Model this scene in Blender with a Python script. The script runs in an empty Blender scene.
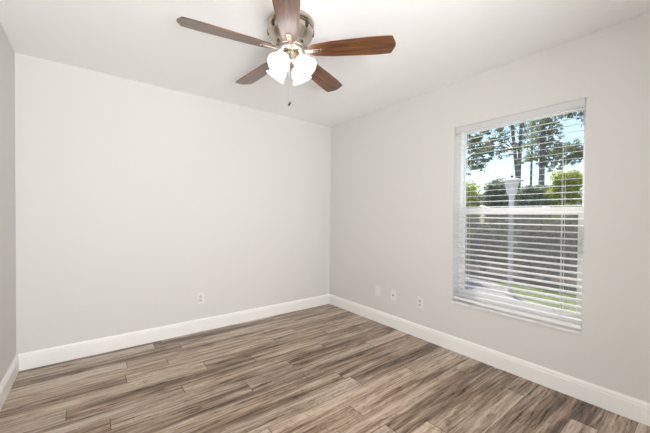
import bpy, bmesh, math, random
from mathutils import Vector, Matrix
import numpy as np

# ------------------------------------------------------------------ camera, sky, sun, exposure
SC = bpy.context.scene
COL = SC.collection
PI = math.pi
R = math.radians

F_PX, YAW, PITCH, ROLL, CAM_Z = 302.412, 0.654347343, -0.0141661945, 0.00899877587, 1.22366681
XR, YB, XL, YF, H = 2.6078, 3.2796, -0.471, -0.62, 2.44      # room: right, back, left, front (behind the camera), height
FWD = Vector((math.sin(YAW)*math.cos(PITCH), math.cos(YAW)*math.cos(PITCH), math.sin(PITCH)))
_r0 = Vector((math.cos(YAW), -math.sin(YAW), 0.0))
_u0 = _r0.cross(FWD)
RGT = _r0*math.cos(ROLL) + _u0*math.sin(ROLL)
UPV = -_r0*math.sin(ROLL) + _u0*math.cos(ROLL)
CAM = Vector((0.0, 0.0, CAM_Z))

cd = bpy.data.cameras.new('camera')
cam = bpy.data.objects.new('camera', cd)
COL.objects.link(cam)
m = Matrix((RGT, UPV, -FWD)).transposed().to_4x4()
m.translation = CAM
cam.matrix_world = m
cd.sensor_fit = 'HORIZONTAL'
cd.sensor_width = 36.0
cd.lens = 36.0*F_PX/650.0
cd.shift_y = 3.0/650.0
cd.clip_start = 0.02
SC.camera = cam

SC.view_settings.view_transform = 'Standard'
SC.view_settings.look = 'None'
SC.view_settings.gamma = 1.0
SC.view_settings.exposure = 0.12
SC.view_settings.use_curve_mapping = False

world = bpy.data.worlds.new('sky')
SC.world = world
world.use_nodes = True
wn, wl = world.node_tree.nodes, world.node_tree.links
wn.clear()
w_out = wn.new('ShaderNodeOutputWorld')
w_bg = wn.new('ShaderNodeBackground')
w_sky = wn.new('ShaderNodeTexSky')
w_sky.sky_type = 'NISHITA'
w_sky.sun_disc = False
w_sky.sun_elevation = R(56)
w_sky.sun_rotation = R(41)
w_sky.air_density = 1.0
w_sky.dust_density = 0.7
w_sky.ozone_density = 2.0
w_bg.inputs['Strength'].default_value = 0.22
wl.new(w_sky.outputs[0], w_bg.inputs['Color'])
wl.new(w_bg.outputs[0], w_out.inputs['Surface'])

sd = bpy.data.lights.new('sun', 'SUN')
sd.energy = 7.5
sd.angle = R(1.0)
sd.color = (1.0, 0.93, 0.8)
sun = bpy.data.objects.new('sun', sd)
COL.objects.link(sun)
# high sun beyond the trees, facing the window wall: the added eave and the slats keep it off the floor
sun.rotation_euler = Vector((-0.36, -0.42, -0.83)).to_track_quat('-Z', 'Y').to_euler()

# added fill lamp, unseen behind the camera, shining in through the added doorway
ad = bpy.data.lights.new('fill_light', 'AREA')
ad.shape = 'RECTANGLE'
ad.size, ad.size_y = 0.9, 1.2
ad.energy = 132
ad.color = (0.985, 0.99, 1.0)
fill = bpy.data.objects.new('fill_light', ad)
COL.objects.link(fill)
fill.location = (0.18, -1.40, 1.05)
fill.rotation_euler = Vector((0.22, 0.66, 0.68)).to_track_quat('-Z', 'Y').to_euler()

# ------------------------------------------------------------------ materials
def new_mat(name):
    mt = bpy.data.materials.new(name)
    mt.use_nodes = True
    nt = mt.node_tree
    return mt, nt, nt.nodes['Principled BSDF']

def simple(name, col, rough=0.5, metal=0.0, bump=0.0, bscale=200.0, var=0.0, vscale=6.0, coat=0.0):
    mt, nt, b = new_mat(name)
    b.inputs['Base Color'].default_value = (*col, 1)
    b.inputs['Roughness'].default_value = rough
    b.inputs['Metallic'].default_value = metal
    b.inputs['Coat Weight'].default_value = coat
    tc = nt.nodes.new('ShaderNodeTexCoord')
    if var > 0:
        n = nt.nodes.new('ShaderNodeTexNoise'); n.inputs['Scale'].default_value = vscale
        n.inputs['Detail'].default_value = 4
        rp = nt.nodes.new('ShaderNodeValToRGB')
        rp.color_ramp.elements[0].position = 0.3; rp.color_ramp.elements[1].position = 0.7
        rp.color_ramp.elements[0].color = (*[c*(1-var) for c in col], 1)
        rp.color_ramp.elements[1].color = (*[min(1, c*(1+var)) for c in col], 1)
        nt.links.new(tc.outputs['Object'], n.inputs['Vector'])
        nt.links.new(n.outputs['Fac'], rp.inputs['Fac'])
        nt.links.new(rp.outputs['Color'], b.inputs['Base Color'])
    if bump > 0:
        n = nt.nodes.new('ShaderNodeTexNoise'); n.inputs['Scale'].default_value = bscale
        n.inputs['Detail'].default_value = 3
        bp = nt.nodes.new('ShaderNodeBump'); bp.inputs['Strength'].default_value = bump
        bp.inputs['Distance'].default_value = 0.003
        nt.links.new(tc.outputs['Object'], n.inputs['Vector'])
        nt.links.new(n.outputs['Fac'], bp.inputs['Height'])
        nt.links.new(bp.outputs['Normal'], b.inputs['Normal'])
    return mt

M = {}
M['wall'] = simple('wall_paint', (0.718, 0.708, 0.684), 0.75, bump=0.12, bscale=120)
M['ceiling'] = simple('ceiling_paint', (0.95, 0.95, 0.95), 0.9, bump=0.2, bscale=70)
M['trim'] = simple('trim_paint', (0.92, 0.91, 0.88), 0.35)
M['stucco'] = simple('stucco', (0.7, 0.66, 0.58), 0.9, bump=0.4, bscale=60)
M['vinyl'] = simple('white_vinyl', (0.88, 0.88, 0.87), 0.35)
M['slat'] = simple('blind_white', (0.88, 0.88, 0.88), 0.4)
M['valance'] = simple('valance_white', (0.66, 0.655, 0.655), 0.5)
M['marble'] = simple('sill_marble', (0.80, 0.79, 0.78), 0.3, var=0.05, vscale=18)
M['plate'] = simple('white_plastic', (0.80, 0.79, 0.765), 0.35)
M['slot'] = simple('dark_slot', (0.05, 0.045, 0.04), 0.6)
M['grey'] = simple('grey_receptacle', (0.62, 0.61, 0.585), 0.4)
M['nickel'] = simple('brushed_nickel', (0.56, 0.505, 0.435), 0.27, metal=1.0, bump=0.03, bscale=300)
M['dark_metal'] = simple('dark_vent', (0.06, 0.05, 0.045), 0.5, metal=0.6)
M['chain'] = simple('chain_metal', (0.6, 0.57, 0.52), 0.35, metal=0.9)
M['fob'] = simple('dark_fob', (0.03, 0.028, 0.025), 0.4)
M['concrete'] = simple('concrete', (0.50, 0.48, 0.50), 0.9, var=0.12, vscale=3)
M['grass'] = simple('lawn_green', (0.20, 0.27, 0.07), 0.9, var=0.35, vscale=9, bump=0.5, bscale=80)
M['mulch'] = simple('bark_mulch', (0.10, 0.075, 0.055), 0.95, var=0.4, vscale=25, bump=0.6, bscale=60)
M['lamp_white'] = simple('lamp_post_white', (0.60, 0.60, 0.61), 0.4)
M['bark'] = simple('pine_bark', (0.25, 0.22, 0.225), 0.9, var=0.35, vscale=14, bump=0.6, bscale=40)

def floor_material():
    mt, nt, b = new_mat('rustic_laminate')
    N, L = nt.nodes, nt.links
    def math_(op, a, c=None, d=None):
        n = N.new('ShaderNodeMath'); n.operation = op
        for i, v in enumerate((a, c, d)):
            if v is None: continue
            if isinstance(v, (int, float)): n.inputs[i].default_value = v
            else: L.new(v, n.inputs[i])
        return n.outputs[0]
    tc = N.new('ShaderNodeTexCoord')
    sx = N.new('ShaderNodeSeparateXYZ'); L.new(tc.outputs['Object'], sx.inputs[0])
    X, Y = sx.outputs[0], sx.outputs[1]
    PW, PL = 0.128, 1.21
    yr = math_('DIVIDE', math_('ADD', Y, 5.0 - 0.027), PW)
    row = math_('FLOOR', yr)
    fy = math_('FRACT', yr)
    wr = N.new('ShaderNodeTexWhiteNoise'); wr.noise_dimensions = '1D'; L.new(row, wr.inputs['W'])
    xr = math_('DIVIDE', math_('ADD', math_('ADD', X, 20.0), math_('MULTIPLY', wr.outputs['Value'], PL)), PL)
    colm = math_('FLOOR', xr)
    fx = math_('FRACT', xr)
    cid = N.new('ShaderNodeCombineXYZ'); L.new(row, cid.inputs[0]); L.new(colm, cid.inputs[1])
    wp = N.new('ShaderNodeTexWhiteNoise'); wp.noise_dimensions = '3D'; L.new(cid.outputs[0], wp.inputs['Vector'])
    prnd = wp.outputs['Value']
    # per-plank coordinates
    cv = N.new('ShaderNodeCombineXYZ')
    L.new(math_('ADD', X, math_('MULTIPLY', prnd, 37.0)), cv.inputs[0])
    L.new(Y, cv.inputs[1])
    L.new(math_('MULTIPLY', prnd, 91.0), cv.inputs[2])
    def noise(sc, xs, ys, detail=5, rough=0.6, dist=0.0):
        mp = N.new('ShaderNodeMapping'); mp.inputs['Scale'].default_value = (xs, ys, 1)
        L.new(cv.outputs[0], mp.inputs['Vector'])
        n = N.new('ShaderNodeTexNoise'); n.inputs['Scale'].default_value = sc
        n.inputs['Detail'].default_value = detail; n.inputs['Roughness'].default_value = rough
        n.inputs['Distortion'].default_value = dist
        L.new(mp.outputs[0], n.inputs['Vector'])
        return n.outputs['Fac']
    broad = noise(1.0, 1.15, 19.0, 3, 0.55, 0.25)
    fine = noise(1.0, 7.0, 95.0, 4, 0.75, 0.3)
    mid = noise(1.0, 3.2, 48.0, 5, 0.7, 0.6)
    knot = noise(1.0, 6.5, 13.0, 5, 0.7, 2.2)
    # cathedral grain: rings of a stretched, warped field
    ring_f = noise(1.0, 1.6, 8.0, 2, 0.5, 0.5)
    rings = math_('ABSOLUTE', math_('SINE', math_('MULTIPLY', ring_f, 75.0)))
    def ramp(fac, stops):
        n = N.new('ShaderNodeValToRGB'); e = n.color_ramp.elements
        while len(e) < len(stops): e.new(0.5)
        for el, (p, c) in zip(e, stops): el.position = p; el.color = (*c, 1)
        L.new(fac, n.inputs['Fac']); return n.outputs['Color']
    v = math_('ADD', math_('MULTIPLY', broad, 0.54), math_('MULTIPLY', mid, 0.46))
    v = math_('ADD', v, math_('MULTIPLY', math_('SUBTRACT', prnd, 0.5), 0.15))
    base = ramp(v, [(0.372, (0.095, 0.058, 0.036)), (0.440, (0.245, 0.166, 0.112)), (0.508, (0.41, 0.315, 0.236)), (0.60, (0.60, 0.510, 0.42))])
    def mix(kind, fac, a, c):
        n = N.new('ShaderNodeMix'); n.data_type = 'RGBA'; n.blend_type = kind
        if isinstance(fac, (int, float)): n.inputs['Factor'].default_value = fac
        else: L.new(fac, n.inputs['Factor'])
        for s, q in ((n.inputs['A'], a), (n.inputs['B'], c)):
            if isinstance(q, tuple): s.default_value = (*q, 1)
            else: L.new(q, s)
        return n.outputs['Result']
    finec = ramp(fine, [(0.36, (0.55, 0.52, 0.50)), (0.56, (1.08, 1.08, 1.08))])
    c = mix('MULTIPLY', 0.8, base, finec)
    # grain lines only where a second field is high
    gmask = ramp(noise(1.0, 1.3, 6.0, 2, 0.5), [(0.46, (0, 0, 0)), (0.57, (1, 1, 1))])
    rl = ramp(rings, [(0.0, (0.55, 0.5, 0.46)), (0.45, (1, 1, 1))])
    gm = N.new('ShaderNodeRGBToBW'); L.new(gmask, gm.inputs[0])
    c = mix('MULTIPLY', math_('MULTIPLY', gm.outputs[0], 0.75), c, rl)
    kn = ramp(knot, [(0.585, (1, 1, 1)), (0.70, (0.42, 0.34, 0.28))])
    c = mix('MULTIPLY', 0.85, c, kn)
    # plank tint: some greyer, some browner
    hue = ramp(wp.outputs['Color'], [(0.2, (1.05, 0.98, 0.90)), (0.8, (0.99, 0.975, 0.965))])
    c = mix('MULTIPLY', 0.8, c, hue)
    # seams
    ey = math_('MINIMUM', fy, math_('SUBTRACT', 1.0, fy))
    ex = math_('MINIMUM', fx, math_('SUBTRACT', 1.0, fx))
    sy = math_('LESS_THAN', math_('MULTIPLY', ey, PW), 0.0018)
    sxm = math_('LESS_THAN', math_('MULTIPLY', ex, PL), 0.0026)
    seam = math_('MAXIMUM', math_('MULTIPLY', sy, 0.75), math_('MULTIPLY', sxm, 0.85))
    c = mix('MIX', seam, c, (0.05, 0.035, 0.026))
    L.new(c, b.inputs['Base Color'])
    rr = N.new('ShaderNodeMapRange'); L.new(mid, rr.inputs[0])
    rr.inputs[3].default_value = 0.22; rr.inputs[4].default_value = 0.36
    L.new(rr.outputs[0], b.inputs['Roughness'])
    hgt = math_('SUBTRACT', math_('MULTIPLY', fine, 0.4), math_('MULTIPLY', seam, 2.0))
    bp = N.new('ShaderNodeBump'); bp.inputs['Strength'].default_value = 0.12; bp.inputs['Distance'].default_value = 0.001
    L.new(hgt, bp.inputs['Height']); L.new(bp.outputs[0], b.inputs['Normal'])
    return mt
M['floor'] = floor_material()

def wood_blade():
    mt, nt, b = new_mat('walnut_blade')
    N, L = nt.nodes, nt.links
    tc = N.new('ShaderNodeTexCoord')
    mp = N.new('ShaderNodeMapping'); mp.inputs['Scale'].default_value = (2.2, 30.0, 30.0)
    L.new(tc.outputs['Object'], mp.inputs[0])
    n = N.new('ShaderNodeTexNoise'); n.inputs['Scale'].default_value = 1.6; n.inputs['Detail'].default_value = 6
    n.inputs['Roughness'].default_value = 0.65; n.inputs['Distortion'].default_value = 0.6
    L.new(mp.outputs[0], n.inputs['Vector'])
    rp = N.new('ShaderNodeValToRGB'); e = rp.color_ramp.elements
    e.new(0.5)
    for el, (p, c) in zip(e, [(0.34, (0.035, 0.011, 0.004)), (0.5, (0.125, 0.043, 0.012)), (0.66, (0.24, 0.095, 0.028))]):
        el.position = p; el.color = (*c, 1)
    L.new(n.outputs['Fac'], rp.inputs['Fac']); L.new(rp.outputs['Color'], b.inputs['Base Color'])
    b.inputs['Roughness'].default_value = 0.33
    b.inputs['Coat Weight'].default_value = 0.6
    b.inputs['Coat Roughness'].default_value = 0.25
    return mt
M['blade'] = wood_blade()

def glow(name, col, strength, base=(0.9, 0.9, 0.9)):
    mt, nt, b = new_mat(name)
    b.inputs['Base Color'].default_value = (*base, 1)
    b.inputs['Roughness'].default_value = 0.3
    b.inputs['Emission Color'].default_value = (*col, 1)
    b.inputs['Emission Strength'].default_value = strength
    return mt
M['shade'] = glow('lit_frosted_glass', (1.0, 0.97, 0.93), 3.5)
M['bulb'] = glow('lit_bulb', (1.0, 0.96, 0.91), 20.0)

def see_through(name, tcol, gcol, fac, rough=0.02, diffuse=False):
    mt = bpy.data.materials.new(name); mt.use_nodes = True
    nt = mt.node_tree; nt.nodes.clear()
    o = nt.nodes.new('ShaderNodeOutputMaterial'); mx = nt.nodes.new('ShaderNodeMixShader')
    t = nt.nodes.new('ShaderNodeBsdfTransparent'); t.inputs[0].default_value = (*tcol, 1)
    g = nt.nodes.new('ShaderNodeBsdfDiffuse' if diffuse else 'ShaderNodeBsdfGlossy')
    g.inputs[0].default_value = (*gcol, 1)
    if not diffuse: g.inputs['Roughness'].default_value = rough
    mx.inputs[0].default_value = fac
    nt.links.new(t.outputs[0], mx.inputs[1]); nt.links.new(g.outputs[0], mx.inputs[2])
    nt.links.new(mx.outputs[0], o.inputs['Surface'])
    return mt
M['glass'] = see_through('window_glass', (0.97, 0.98, 0.98), (1, 1, 1), 0.02)
M['screen'] = see_through('insect_screen', (1, 1, 1), (0.36, 0.35, 0.35), 0.33, diffuse=True)

def leaf_mat(name, c1, c2, trans=0.35):
    mt = bpy.data.materials.new(name); mt.use_nodes = True
    nt = mt.node_tree; nt.nodes.clear()
    o = nt.nodes.new('ShaderNodeOutputMaterial'); mx = nt.nodes.new('ShaderNodeMixShader')
    d = nt.nodes.new('ShaderNodeBsdfDiffuse'); t = nt.nodes.new('ShaderNodeBsdfTranslucent')
    g = nt.nodes.new('ShaderNodeNewGeometry')
    rp = nt.nodes.new('ShaderNodeValToRGB')
    rp.color_ramp.elements[0].color = (*c1, 1); rp.color_ramp.elements[1].color = (*c2, 1)
    nt.links.new(g.outputs['Random Per Island'], rp.inputs[0])
    nt.links.new(rp.outputs[0], d.inputs[0]); nt.links.new(rp.outputs[0], t.inputs[0])
    mx.inputs[0].default_value = trans
    nt.links.new(d.outputs[0], mx.inputs[1]); nt.links.new(t.outputs[0], mx.inputs[2])
    nt.links.new(mx.outputs[0], o.inputs['Surface'])
    return mt
M['leaf_dark'] = leaf_mat('leaves_dark_green', (0.07, 0.08, 0.05), (0.38, 0.38, 0.25))
M['leaf_mid'] = leaf_mat('leaves_grey_green', (0.19, 0.24, 0.16), (0.48, 0.52, 0.38), 0.5)
M['leaf_lime'] = leaf_mat('leaves_lime_green', (0.34, 0.41, 0.06), (0.68, 0.70, 0.16), 0.5)
M['leaf_olive'] = leaf_mat('leaves_olive', (0.10, 0.12, 0.04), (0.62, 0.62, 0.25), 0.45)
M['needle'] = leaf_mat('pine_needles', (0.21, 0.24, 0.16), (0.46, 0.50, 0.34), 0.5)

# ------------------------------------------------------------------ mesh helpers
def obj(name, bm, mt, parent=None, smooth=False, bevel=0.0, loc=None):
    me = bpy.data.meshes.new(name)
    bmesh.ops.recalc_face_normals(bm, faces=bm.faces)
    bm.to_mesh(me); bm.free()
    if smooth:
        for p in me.polygons: p.use_smooth = True
    me.materials.append(mt)
    o = bpy.data.objects.new(name, me)
    COL.objects.link(o)
    if parent: o.parent = parent
    if loc: o.location = loc
    if bevel > 0:
        b = o.modifiers.new('bevel', 'BEVEL'); b.width = bevel; b.segments = 2; b.limit_method = 'ANGLE'
    return o

def thing(name, label, cat, loc=(0, 0, 0), rot=(0, 0, 0), group=None):
    o = bpy.data.objects.new(name, None); COL.objects.link(o)
    o.empty_display_size = 0.05
    o.location = loc; o.rotation_euler = rot
    o['label'] = label; o['category'] = cat
    if group: o['group'] = group
    return o

def structure(o, label=None, cat=None):
    o['kind'] = 'structure'
    if label: o['label'] = label
    if cat: o['category'] = cat
    return o

def box(bm, x0, x1, y0, y1, z0, z1, mat=None):
    vs = [bm.verts.new(p) for p in ((x0,y0,z0),(x1,y0,z0),(x1,y1,z0),(x0,y1,z0),(x0,y0,z1),(x1,y0,z1),(x1,y1,z1),(x0,y1,z1))]
    if mat is not None:
        for v in vs: v.co = mat @ v.co
    for f in ((0,3,2,1),(4,5,6,7),(0,1,5,4),(1,2,6,5),(2,3,7,6),(3,0,4,7)):
        bm.faces.new([vs[i] for i in f])

def lathe(bm, prof, seg=32, mat=None, caps=True):
    rings = []
    for r, z in prof:
        ring = []
        for k in range(seg):
            a = 2*PI*k/seg
            p = Vector((r*math.cos(a), r*math.sin(a), z))
            ring.append(bm.verts.new(mat @ p if mat is not None else p))
        rings.append(ring)
    for a, b in zip(rings, rings[1:]):
        for k in range(seg):
            bm.faces.new((a[k], a[(k+1) % seg], b[(k+1) % seg], b[k]))
    if caps:
        bm.faces.new(rings[0]); bm.faces.new(rings[-1])

def tube(bm, pts, rad, seg=8):
    pts = [Vector(p) for p in pts]
    rads = rad if isinstance(rad, (list, tuple)) else [rad]*len(pts)
    rings = []
    for i, p in enumerate(pts):
        d = (pts[min(i+1, len(pts)-1)] - pts[max(i-1, 0)]).normalized()
        a = d.cross(Vector((0, 0, 1)))
        if a.length < 1e-3: a = d.cross(Vector((0, 1, 0)))
        a.normalize(); b = d.cross(a)
        rings.append([bm.verts.new(p + rads[i]*(math.cos(2*PI*k/seg)*a + math.sin(2*PI*k/seg)*b)) for k in range(seg)])
    for a, b in zip(rings, rings[1:]):
        for k in range(seg):
            bm.faces.new((a[k], a[(k+1) % seg], b[(k+1) % seg], b[k]))
    bm.faces.new(rings[0]); bm.faces.new(rings[-1])

def prism(bm, outline, z0, z1, mat=None):
    lo = [bm.verts.new((mat @ Vector((x, y, z0))) if mat is not None else (x, y, z0)) for x, y in outline]
    hi = [bm.verts.new((mat @ Vector((x, y, z1))) if mat is not None else (x, y, z1)) for x, y in outline]
    n = len(lo)
    bm.faces.new(lo[::-1]); bm.faces.new(hi)
    for k in range(n):
        bm.faces.new((lo[k], lo[(k+1) % n], hi[(k+1) % n], hi[k]))

def new(): return bmesh.new()

def at(px, depth, z):
    """world point seen in pixel column px at the given depth along the view, at height z"""
    p = CAM + depth*(FWD + (px-325.0)/F_PX*RGT)
    return Vector((p.x, p.y, z))

# ------------------------------------------------------------------ room shell
WT = 0.22                                  # outer wall thickness
WY0, WY1, WZ0, WZ1 = 0.552, 1.478, 0.455, 2.026   # window recess in the right wall

b = new(); box(b, XL-0.5, XR+WT, -2.4, YB+0.12, -0.12, 0.0)
structure(obj('floor', b, M['floor']))
b = new(); box(b, XL-0.5, XR+WT, -2.4, YB+0.12, H, H+0.15)
structure(obj('ceiling', b, M['ceiling']))
b = new(); box(b, XL-0.12, XR, YB, YB+0.12, 0, H)
structure(obj('wall_back', b, M['wall']))
b = new(); box(b, XL-0.12, XL, YF-0.12, YB, 0, H)
structure(obj('wall_left', b, M['wall']))
DX0, DX1, DZ, HY = -0.43, 0.86, 2.06, -2.3       # added doorway, cut to keep the fill off the right wall; added hall's depth
b = new()
box(b, XL, DX0, YF-0.12, YF, 0, H); box(b, DX1, XR, YF-0.12, YF, 0, H); box(b, DX0, DX1, YF-0.12, YF, DZ, H)
structure(obj('wall_front', b, M['wall']))
b = new()
box(b, XL-.5, XL-.4, HY-.1, YF-.12, 0, H); box(b, 1.3, 1.4, HY-.1, YF-.12, 0, H); box(b, XL-.4, 1.3, HY-.1, HY, 0, H)
box(b, XL-.5, XL-.12, YF-.12, YF-.1, 0, H)
structure(obj('wall_added_hall', b, M['wall']))  # added hall, unseen, built to enclose the fill lamp
b = new()
box(b, XR, XR+WT, YF-0.12, WY0, 0, H)
box(b, XR, XR+WT, WY1, YB+0.12, 0, H)
box(b, XR, XR+WT, WY0, WY1, 0, WZ0-0.02)
box(b, XR, XR+WT, WY0, WY1, WZ1, H)
structure(obj('wall_right', b, M['wall']))

b = new(); box(b, XR+.05, XR+WT+.13, YF-.8, YB+.9, H+.16, H+.30)  # added overhang, out of view, sized to limit sun on the blind
structure(obj('added_eave', b, M['stucco']))

BB = [(0, 0), (.016, 0), (.016, .101), (.0125, .105), (.0125, .109), (.0145, .112), (.0135, .118), (.009, .125), (.006, .131), (0, .131)]
def baseboard(name, p0, p1, nrm):
    b = new()
    p0, p1, nrm = Vector(p0), Vector(p1), Vector(nrm)
    A = [b.verts.new(p0 + nrm*d + Vector((0, 0, z))) for d, z in BB]
    C = [b.verts.new(p1 + nrm*d + Vector((0, 0, z))) for d, z in BB]
    n = len(BB)
    for k in range(n): b.faces.new((A[k], A[(k+1) % n], C[(k+1) % n], C[k]))
    b.faces.new(A); b.faces.new(C)
    structure(obj(name, b, M['trim']))
baseboard('baseboard_back', (XL, YB, 0), (XR, YB, 0), (0, -1, 0))
baseboard('baseboard_right', (XR, YF, 0), (XR, YB, 0), (-1, 0, 0))
baseboard('baseboard_left', (XL, YF, 0), (XL, YB, 0), (1, 0, 0))
baseboard('baseboard_front', (DX1+.07, YF, 0), (XR, YF, 0), (0, 1, 0))
b = new(); box(b, DX1, DX1+.07, YF, YF+.016, 0, DZ+.07); box(b, DX0, DX1, YF, YF+.016, DZ, DZ+.07)  # casing of the added, unseen doorway
structure(obj('trim_1', b, M['trim']))

# ------------------------------------------------------------------ window
win = bpy.data.objects.new('window_1', None); COL.objects.link(win)
win.location = (XR+0.12, (WY0+WY1)/2, WZ0)
structure(win, 'white single hung window with an insect screen over its lower half', 'window')
def wpart(name, b, mt, bevel=0.0, parent=None):
    o = obj(name, b, mt, None, bevel=bevel)
    o.parent = parent or win
    o.matrix_parent_inverse = Matrix.Translation(-Vector(win.location))
    return o
def ring(b, x0, x1, y0, y1, z0, z1, wl, wr, wb, wt):
    box(b, x0, x1, y0, y0+wr, z0, z1); box(b, x0, x1, y1-wl, y1, z0, z1)
    box(b, x0, x1, y0+wr, y1-wl, z0, z0+wb); box(b, x0, x1, y0+wr, y1-wl, z1-wt, z1)
b = new(); ring(b, XR+0.105, XR+0.20, WY0, WY1, WZ0, WZ1, .012, .022, .03, .015)
wpart('window_frame', b, M['vinyl'], .002)
b = new(); ring(b, XR+0.158, XR+0.182, WY0+.0225, WY1-.0125, 1.256, WZ1-.0155, .010, .022, .040, .008)
us = wpart('upper_sash', b, M['vinyl'], .002)
b = new(); ring(b, XR+0.118, XR+0.150, WY0+.0225, WY1-.0125, WZ0+.0305, 1.300, .028, .034, .045, .056)
ls = wpart('lower_sash', b, M['vinyl'], .002)
b = new(); box(b, XR+0.168, XR+0.172, WY0+.043, WY1-.021, 1.294, WZ1-.022)
o = obj('glass_pane', b, M['glass']); o.parent = us
b = new(); box(b, XR+0.132, XR+0.136, WY0+.055, WY1-.039, WZ0+.074, 1.246)
o = obj('glass_pane', b, M['glass']); o.parent = ls
b = new()
for yy in (0.80, 1.23):
    box(b, XR+0.100, XR+0.118, yy-.022, yy+.022, 1.294, 1.304)
wpart('sash_lock', b, M['vinyl'], .002)
b = new(); box(b, XR+0.188, XR+0.1895, WY0+.023, WY1-.013, WZ0+.031, 1.290)
wpart('insect_screen', b, M['screen'])
b = new(); box(b, XR-0.014, XR+0.20, WY0-.0, WY1+.0, WZ0-.02, WZ0)
wpart('window_sill', b, M['marble'], .003)

# ------------------------------------------------------------------ blind
blind = thing('window_blind', 'white horizontal slatted blind lowered over the window, slats open', 'blind', (XR+.04, (WY0+WY1)/2, WZ1))
BI = Matrix.Translation(-Vector(blind.location))
def bpart(name, b, mt, bevel=0.0):
    o = obj(name, b, mt, blind, bevel=bevel); o.matrix_parent_inverse = BI; return o
BY0, BY1 = WY0+.006, WY1-.006
b = new(); box(b, XR+.004, XR+.012, BY0, BY1, 1.975, WZ1-.001)
bpart('valance', b, M['valance'], .002)
b = new(); box(b, XR+.014, XR+.062, BY0+.002, BY1-.002, 1.998, WZ1-.0005)
bpart('head_rail', b, M['slat'], .002)
b = new()
z = 1.957
TILT = R(-8)
while z > 0.515:
    mt_ = Matrix.Translation((XR+.037, 0, z)) @ Matrix.Rotation(TILT, 4, 'Y')
    n = 6
    top, bot = [], []
    for k in range(n+1):
        u = -1 + 2*k/n
        h = .0010*(1-u*u)
        top.append((u*.025, h+.0009)); bot.append((u*.025, h-.0009))
    prof = top + bot[::-1]
    A = [b.verts.new(mt_ @ Vector((x, BY0, zz))) for x, zz in prof]
    C = [b.verts.new(mt_ @ Vector((x, BY1, zz))) for x, zz in prof]
    for k in range(len(prof)):
        k2 = (k+1) % len(prof)
        b.faces.new((A[k], A[k2], C[k2], C[k]))
    b.faces.new(A); b.faces.new(C)
    z -= .0465
bpart('slats', b, M['slat'])
b = new(); box(b, XR+.013, XR+.061, BY0, BY1, .470, .494)
bpart('bottom_rail', b, M['slat'], .003)
for yy in (.672, WY0+WY1-.672):
    b = new()
    for xx in (XR+.0105, XR+.0635):
        tube(b, [(xx, yy, 1.9985), (xx, yy, .48)], .0011, 6)
    tube(b, [(XR+.037, yy+.012, 1.9985), (XR+.037, yy+.012, .48)], .0011, 6)
    bpart('ladder_cord', b, M['slat'])

# ------------------------------------------------------------------ outlets
def plate(name, label, cat, loc, rotz, kind):
    t = thing(name, label, cat, loc, (0, 0, rotz))       # local -Y points into the room
    b = new(); box(b, -.035, .035, -.006, 0, -.0575, .0575)
    obj('face_plate', b, M['plate'], t, bevel=.003)
    if kind == 'duplex':
        for zz in (-.0195, .0195):
            b = new()
            prism(b, [(.0165*math.cos(a)*1.0, max(-.0135, min(.0135, .0175*math.sin(a)))) for a in [2*PI*k/24 for k in range(24)]], .006, .0078,
                  Matrix.Translation((0, 0, zz)) @ Matrix.Rotation(PI/2, 4, 'X'))
            rc = obj('receptacle', b, M['grey'], t)
            b = new()
            for xx, hh in ((-.0065, .0045), (.0065, .0035)):
                box(b, xx-.0014, xx+.0014, -.0084, -.0076, zz+.003-hh, zz+.003+hh)
            lathe(b, [(.0024, .0076), (.0024, .0084)], 10, Matrix.Translation((0, 0, zz-.0075)) @ Matrix.Rotation(PI/2, 4, 'X'))
            obj('slot_holes', b, M['slot'], rc)
        b = new(); lathe(b, [(.003, .006), (.003, .0072)], 12, Matrix.Rotation(PI/2, 4, 'X'))
        obj('screw', b, M['plate'], t)
    elif kind == 'coax':
        b = new(); lathe(b, [(.0075, .006), (.0075, .009), (.0048, .009), (.0048, .017)], 12, Matrix.Rotation(PI/2, 4, 'X'))
        obj('cable_jack', b, M['dark_metal'], t)
        for zz in (-.042, .042):
            b = new(); lathe(b, [(.003, .006), (.003, .0068)], 12, Matrix.Translation((0, 0, zz)) @ Matrix.Rotation(PI/2, 4, 'X'))
            obj('screw', b, M['plate'], t)
    else:
        for zz in (-.042, .042):
            b = new(); lathe(b, [(.003, .006), (.003, .0068)], 12, Matrix.Translation((0, 0, zz)) @ Matrix.Rotation(PI/2, 4, 'X'))
            obj('screw', b, M['plate'], t)
    return t
plate('wall_outlet', 'white duplex outlet low on the long blank back wall', 'outlet', (.888, YB, .345), 0, 'duplex')
plate('wall_outlet', 'white duplex outlet on the window wall, nearest the window', 'outlet', (XR, 1.815, .352), -PI/2, 'duplex')
plate('cable_plate', 'white wall plate with one small dark cable jack, between blank plate and outlet', 'cable plate', (XR, 2.155, .357), -PI/2, 'coax')
plate('blank_plate', 'plain white blank wall plate nearest the room corner', 'wall plate', (XR, 2.383, .357), -PI/2, 'blank')

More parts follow.
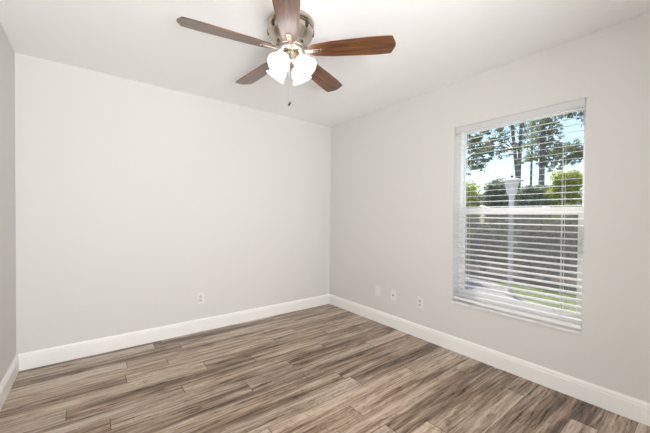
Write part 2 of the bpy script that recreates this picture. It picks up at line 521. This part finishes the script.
# ------------------------------------------------------------------ ceiling fan
FX, FY = 0.996, 1.671
fan = thing('ceiling_fan', 'five blade ceiling fan in brushed nickel and walnut, four lit glass shades', 'ceiling fan', (FX, FY, H))
def fz(z): return z - H
b = new()
lathe(b, [(.142, fz(2.44)), (.146, fz(2.432)), (.146, fz(2.418)), (.138, fz(2.410)), (.120, fz(2.405))], 48)
obj('canopy', b, M['nickel'], fan, smooth=True)
b = new()
lathe(b, [(.118, fz(2.4055)), (.134, fz(2.396)), (.142, fz(2.384)), (.143, fz(2.368)), (.136, fz(2.350)), (.122, fz(2.332)), (.110, fz(2.314)), (.103, fz(2.294)),
          (.101, fz(2.272)), (.094, fz(2.266)), (.060, fz(2.264))], 48)
mh = obj('motor_housing', b, M['nickel'], fan, smooth=True)
for k in range(8):
    a = R(191) + 2*PI*k/8
    for zz, rr, hw, hh, lean in ((2.376, .1385, .011, .021, 0), (2.286, .0975, .010, .009, 4)):
        b = new()
        mm = Matrix.Rotation(a, 4, 'Z') @ Matrix.Translation((rr, 0, fz(zz))) @ Matrix.Rotation(R(90-lean), 4, 'Y') @ Matrix.Rotation(PI/2, 4, 'Z')
        prism(b, [(hw*math.cos(q), hh*math.sin(q)) for q in [2*PI*j/16 for j in range(16)]], 0, .0075, mm)
        obj('vent_slot', b, M['dark_metal'], mh)
b = new()
lathe(b, [(.060, fz(2.264)), (.092, fz(2.2625)), (.096, fz(2.256)), (.092, fz(2.246)), (.070, fz(2.240)), (.050, fz(2.238))], 40)
obj('flywheel', b, M['nickel'], fan, smooth=True)
b = new()
lathe(b, [(.045, fz(2.240)), (.056, fz(2.232)), (.058, fz(2.215)), (.056, fz(2.195)), (.060, fz(2.188)), (.058, fz(2.176)), (.040, fz(2.160)), (.018, fz(2.150)), (.012, fz(2.140)), (.006, fz(2.134))], 40)
lk = obj('light_fitter', b, M['nickel'], fan, smooth=True)

def blade(deg):
    outline = [(.118, -.022), (.126, -.034), (.145, -.044), (.19, -.0515), (.26, -.061), (.36, -.066), (.46, -.071), (.54, -.073), (.60, -.071), (.628, -.068)]
    pts = outline + [(.650, -.012), (.650, .012)] + [(x, -y) for x, y in outline[::-1]]
    bl = new(); prism(bl, pts, -.003, .003)
    o = obj('blade', bl, M['blade'], fan, bevel=.0012)
    o.location = (0, 0, fz(2.257)); o.rotation_euler = (R(-12), 0, R(deg))
    o.rotation_mode = 'XYZ'
    bi = new()
    prism(bi, [(.066, -.016), (.10, -.012), (.125, -.012), (.14, -.0135), (.19, -.0135), (.198, -.010), (.198, .010), (.19, .0135), (.14, .0135), (.125, .012), (.10, .012), (.066, .016)], -.0075, -.0032)
    ir = obj('blade_iron', bi, M['nickel'], o, bevel=.001)
    bs = new(); box(bs, .178, .186, -.009, .009, -.0082, -.0074)
    obj('slot', bs, M['dark_metal'], o)
    return o
for dg in (-46.0, 24.0, 95.0, 170.5, 236.0): blade(dg)

SH = [(.020, 0), (.026, .005), (.040, .016), (.050, .031), (.054, .048), (.0525, .063), (.0525, .073), (.058, .084), (.066, .094)]
def shade(deg):
    tilt = R(42)
    mm = Matrix.Rotation(R(deg), 4, 'Z') @ Matrix.Translation((.056, 0, fz(2.203))) @ Matrix.Rotation(PI - tilt, 4, 'Y')
    b = new()
    prof = [(r, z) for r, z in SH]
    inner = [(r-.0035, z) for r, z in SH[::-1] if z > .004]
    lathe(b, prof + inner, 28, mm @ Matrix.Translation((0, 0, .012)), caps=False)
    s = obj('lamp_shade', b, M['shade'], fan, smooth=True)
    b = new(); lathe(b, [(.014, -.012), (.020, -.004), (.024, .006), (.0245, .020), (.021, .022)], 24, mm)
    obj('socket', b, M['nickel'], s, smooth=True)
    b = new(); lathe(b, [(.010, .022), (.014, .035), (.024, .052), (.027, .066), (.022, .080), (.010, .088), (.002, .090)], 20, mm)
    obj('bulb', b, M['bulb'], s, smooth=True)
for dg in (202, 292, 22, 112): shade(dg)

b = new()
cx, cy = -.030, -.035
tube(b, [(cx*.9, cy*.9, fz(2.178)), (cx, cy, fz(2.15)), (cx, cy, fz(1.927))], .0011, 6)
for k in range(64):
    lathe(b, [(.0004, -.0016), (.0017, 0), (.0004, .0016)], 6, Matrix.Translation((cx, cy, fz(2.148 - k*.0034))))
pc = obj('pull_chain', b, M['chain'], fan)
b = new()
lathe(b, [(.002, .014), (.006, .010), (.0065, -.008), (.004, -.014)], 12, Matrix.Translation((cx+.003, cy, fz(1.913))) @ Matrix.Rotation(R(28), 4, Vector((.6, .8, 0))))
obj('pull_fob', b, M['fob'], pc)
b = new()
tube(b, [(.028, -.046, fz(2.182)), (.030, -.050, fz(2.17)), (.030, -.050, fz(2.135))], .0014, 6)
lathe(b, [(.001, .009), (.0045, .005), (.0045, -.006), (.002, -.009)], 10, Matrix.Translation((.030, -.050, fz(2.128))))
obj('pull_chain', b, M['chain'], fan)

# ------------------------------------------------------------------ outdoors
GZ = -0.15
X0 = XR + WT
b = new(); box(b, X0+.002, X0+70, -45, 70, GZ-.3, GZ)
lawn = obj('ground', b, M['grass']); structure(lawn)
b = new()
prism(b, [(X0+.003, -6), (5.35, -6), (5.40, 1.2), (5.72, 2.1), (6.3, 2.45), (6.75, 3.0), (6.5, 4.2), (6.3, 12), (X0+.003, 12)], GZ-.02, GZ+.012)
structure(obj('path', b, M['concrete']))
b = new()
prism(b, [(7.0, -6), (6.95, 1.0), (7.05, 2.2), (7.1, 3.4), (7.0, 4.6), (7.0, 14), (13.0, 14), (13.0, -6)], GZ-.02, GZ+.008)
structure(obj('planting_bed', b, M['mulch']))

def leaves(rng, clusters, size, per):
    """leaf quads around cluster centres (centre, radii); each leaf its own small bent card"""
    V, Fc = [], []
    for c, rad, n in clusters:
        n = int(n*per)
        d = rng.normal(size=(n, 3)); d /= np.linalg.norm(d, axis=1)[:, None]
        rr = rng.random(n)**(1/2.2)
        P = np.array(c) + d*rr[:, None]*np.array(rad)
        a = rng.normal(size=(n, 3)); a /= np.linalg.norm(a, axis=1)[:, None]
        q = rng.normal(size=(n, 3)); q -= (q*a).sum(1)[:, None]*a; q /= np.linalg.norm(q, axis=1)[:, None]
        s = size*(.6+.8*rng.random(n))[:, None]
        base = len(V)*0
        quad = np.stack([P - a*s, P + q*s*.38, P + a*s, P - q*s*.38], 1)
        k0 = sum(len(v) for v in V)
        V.append(quad.reshape(-1, 3))
        idx = np.arange(n)*4 + k0
        Fc += [(i, i+1, i+2, i+3) for i in idx]
    return np.concatenate(V), Fc
def foliage(name, parent, V, Fc, mt):
    me = bpy.data.meshes.new(name); me.from_pydata(V.tolist(), [], Fc); me.materials.append(mt)
    o = bpy.data.objects.new(name, me); COL.objects.link(o); o.parent = parent
    return o

def shrub(label, x, y, w, h, mt, seed, leaf=.045, dens=1.0, group=None, name='shrub', deep=.7):
    """a leafy shrub w wide along the hedge row (room Y), deep across it, h high"""
    rng = np.random.default_rng(seed)
    t = thing(name, label, 'tree' if 'tree' in name else 'shrub', (x, y, GZ), group=group)
    cl = []
    r0 = min(.34, w*.2, h*.2)*(1 if h < 2 else 1.25)
    n = max(14, int(3.2*w*h/(r0*2)**2))
    for k in range(n):
        r = r0*rng.uniform(.75, 1.2)
        hh = h*(1-.16*rng.random())
        zz = r*.7 + (hh - r*1.6)*rng.random()**.7
        taper = 1 - .35*(zz/h)**2
        yy = rng.uniform(-1, 1)*(w/2 - r)*taper
        xx = rng.uniform(-1, 1)*max(.05, deep/2 - r*.5)*taper
        cl.append(((xx, yy, zz), (r, r*1.1, r*.85), 260))
    V, Fc = leaves(rng, cl, leaf, dens)
    V[:, 2] = np.maximum(V[:, 2], .01)
    foliage('foliage', t, V, Fc, mt)
    b = new()
    for k in range(5):
        a = 2*PI*k/5 + seed
        tube(b, [(0.03*math.cos(a), .03*math.sin(a), -.02), (.08*deep*math.cos(a), .1*w*math.sin(a), h*.4), (.2*deep*math.cos(a), .2*w*math.sin(a), h*.75)], [.025, .018, .006], 6)
    obj('stems', b, M['bark'], t)
    return t

# lamp post
lp = thing('lamp_post', 'white post lantern with round cap standing beyond the window', 'lamp post', at(511.2, 5.25, GZ+.0))
b = new(); lathe(b, [(.085, 0), (.085, .05), (.06, .07), (.040, .085), (.040, 1.74), (.044, 1.75)], 20)
obj('post', b, M['lamp_white'], lp, smooth=False)
b = new(); lathe(b, [(.050, 1.745), (.075, 1.775), (.078, 1.80), (.082, 1.80), (.086, 1.86), (.090, 1.86), (.094, 1.92), (.100, 1.92), (.108, 1.985)], 24)
obj('lantern_body', b, M['lamp_white'], lp)
b = new(); lathe(b, [(.165, 1.985), (.180, 1.992), (.176, 2.003), (.09, 2.035), (.03, 2.048)], 28)
obj('cap', b, M['lamp_white'], lp)
b = new(); lathe(b, [(.016, 2.046), (.022, 2.065), (.022, 2.085), (.010, 2.095)], 12)
obj('finial', b, M['dark_metal'], lp)

HG = 'dark hedge shrubs across the lawn'
LG = 'lime green bushes behind the hedge'
# near dark shrubs (seen through the screened lower half of the window)
shrub('olive green shrub beside the path, nearest the left edge of the window', 6.25, 3.52, .85, 1.4, M['leaf_olive'], 3)
shrub('dark hedge shrub at far left in the row behind the lamp post', 7.45, 4.75, 1.36, 1.55, M['leaf_dark'], 4, group=HG)
shrub('dark hedge shrub directly behind the white lamp post', 7.45, 3.45, 1.36, 1.55, M['leaf_dark'], 5, group=HG)
shrub('dark hedge shrub just right of the lamp post', 7.45, 2.15, 1.36, 1.55, M['leaf_dark'], 6, group=HG)
shrub('dark hedge shrub at the right edge of the window view', 7.45, .85, 1.36, 1.55, M['leaf_dark'], 7, group=HG)
# taller sunlit bushes behind
shrub('lime green bush at far left of the window view', 11.2, 5.98, 1.55, 3.3, M['leaf_lime'], 11, .06, group=LG, deep=1.2)
shrub('grey green bush behind the hedge left of the lamp', 11.2, 4.70, .95, 2.85, M['leaf_mid'], 12, .06, deep=1.2)
shrub('grey green bush behind the hedge right of the lamp', 11.2, 3.72, .95, 2.65, M['leaf_mid'], 13, .06, deep=1.2)
shrub('lime green bush right of the thick pine trunk', 11.2, 2.72, 1.0, 3.05, M['leaf_lime'], 14, .06, group=LG, deep=1.2)
shrub('lime green bush at far right of the window view', 11.2, 1.45, 1.4, 3.1, M['leaf_lime'], 15, .06, group=LG, deep=1.2)
shrub('grey green bush in front of the right lime bushes', 9.6, 2.15, .8, 1.9, M['leaf_mid'], 16, .05, deep=.8)

# pines
def pine(label, px, depth, trunk, clumps, seed, rad=.10):
    """trunk: list of (px, py) up the stem; clumps: (px, py, radius px)"""
    rng = np.random.default_rng(seed)
    base = at(px, depth, GZ)
    t = thing('pine_tree', label, 'tree', base, group=None)
    def pt(x, y): return CAM + depth*(FWD + (x-325)/F_PX*RGT + (219.5-y)/F_PX*UPV) - base
    b = new()
    for st in trunk:
        pts = [pt(x, y) for x, y in st]
        if pts[0].z < 1.5: pts[0].z = 0
        tube(b, pts, [rad*(1-.55*i/(len(pts)-1)) for i in range(len(pts))], 8)
    # branches to the clumps
    for (x, y, r) in clumps:
        c = pt(x, y)
        best = min((p for st in trunk for p in [pt(*q) for q in st]), key=lambda p: (p-c).length)
        tube(b, [best, (best+c)/2 + Vector((0, 0, .12)), c], [.05, .035, .012], 5)
    obj('trunk', b, M['bark'], t, smooth=True)
    cl = []
    for (x, y, r) in clumps:
        R_ = r/F_PX*depth
        for k in range(16):
            o_ = rng.normal(size=3)*R_*.62
            c = pt(x, y)
            cl.append(((c.x+o_[0], c.y+o_[1], c.z+o_[2]*.7), (R_*.42, R_*.42, R_*.24), 17))
    V, Fc = leaves(rng, cl, .07, 1.0)
    foliage('needles', t, V, Fc, M['needle'])
    return t
pine('twin trunked pine leaning behind the lamp post', 518, 16.5,
     [[(518, 215), (517.5, 178), (514.5, 150), (511.5, 120), (508, 80), (505, 40)], [(518, 215), (518.8, 176), (520, 150), (521.5, 120), (524, 70), (526, 30)]],
     [(508, 122, 10), (499, 128, 9), (520, 120, 10), (526, 134, 8), (490, 126, 7), (483, 132, 6), (494, 140, 6), (484, 122, 7), (478, 128, 5), (490, 147, 5), (505, 138, 8), (512, 150, 6), (500, 153, 6), (523, 148, 7), (516, 100, 14), (504, 72, 18), (526, 60, 18)], 21, .12)
pine('slim pine standing between twin trunked and thick pines', 531, 18.5,
     [[(531, 215), (531, 180), (532, 150), (533, 110), (534, 60)]],
     [(533, 130, 9), (528, 118, 8), (538, 114, 9), (531, 143, 7), (536, 151, 6), (527, 158, 5), (534, 84, 12), (533, 60, 12)], 22, .08)
pine('thick dark pine right of the middle of the window', 542, 12.3,
     [[(541, 215), (541.5, 180), (542.5, 150), (543.5, 110), (545, 60), (546, 20)]],
     [(546, 132, 11), (552, 143, 9), (557, 150, 8), (538, 140, 8), (548, 118, 11), (540, 124, 9), (553, 126, 8), (547, 156, 8), (536, 160, 6), (552, 164, 7), (545, 90, 14), (546, 50, 18)], 23, .12)
pine('thin pine near the right edge of the window', 562, 14.0,
     [[(561, 215), (562, 185), (563, 160), (563.5, 146)]],
     [(566, 150, 7), (572, 146, 7), (560, 152, 6), (578, 150, 7), (566, 160, 6), (573, 157, 5), (582, 156, 6)], 24, .05)
pine('pine whose high branches cross the top right of the window', 600, 13.0,
     [[(600, 215), (600, 160), (601, 110), (602, 60)]],
     [(584, 114, 7), (575, 110, 6), (567, 113, 5), (590, 102, 9), (604, 95, 14), (600, 120, 9), (602, 65, 16)], 25, .10)
pine('spindly pine at the left edge of the window', 455, 15.0,
     [[(455, 215), (456, 170), (457, 130), (458, 80)]],
     [(470, 158, 9), (478, 152, 7), (466, 168, 9), (472, 146, 7), (462, 142, 9), (485, 158, 5), (476, 140, 6), (468, 128, 6), (482, 146, 5), (490, 152, 4), (478, 166, 6), (470, 136, 6), (457, 110, 12)], 26, .08)

# distant tree line
TG = 'hazy trees along the far tree line'
for i, (y, h, lb) in enumerate([(12.6, 4.2, 'at the left edge of the window'), (10.3, 3.6, 'behind the far left lime bush'), (8.0, 3.4, 'behind the twin trunked pine'),
                                (5.7, 3.5, 'behind the thick pine'), (3.4, 4.4, 'at the right edge of the window')]):
    shrub('distant grey green tree ' + lb, 20.0, y, 2.2, h, M['leaf_mid'], 40+i, .10, .8, TG, 'distant_tree', 1.6)
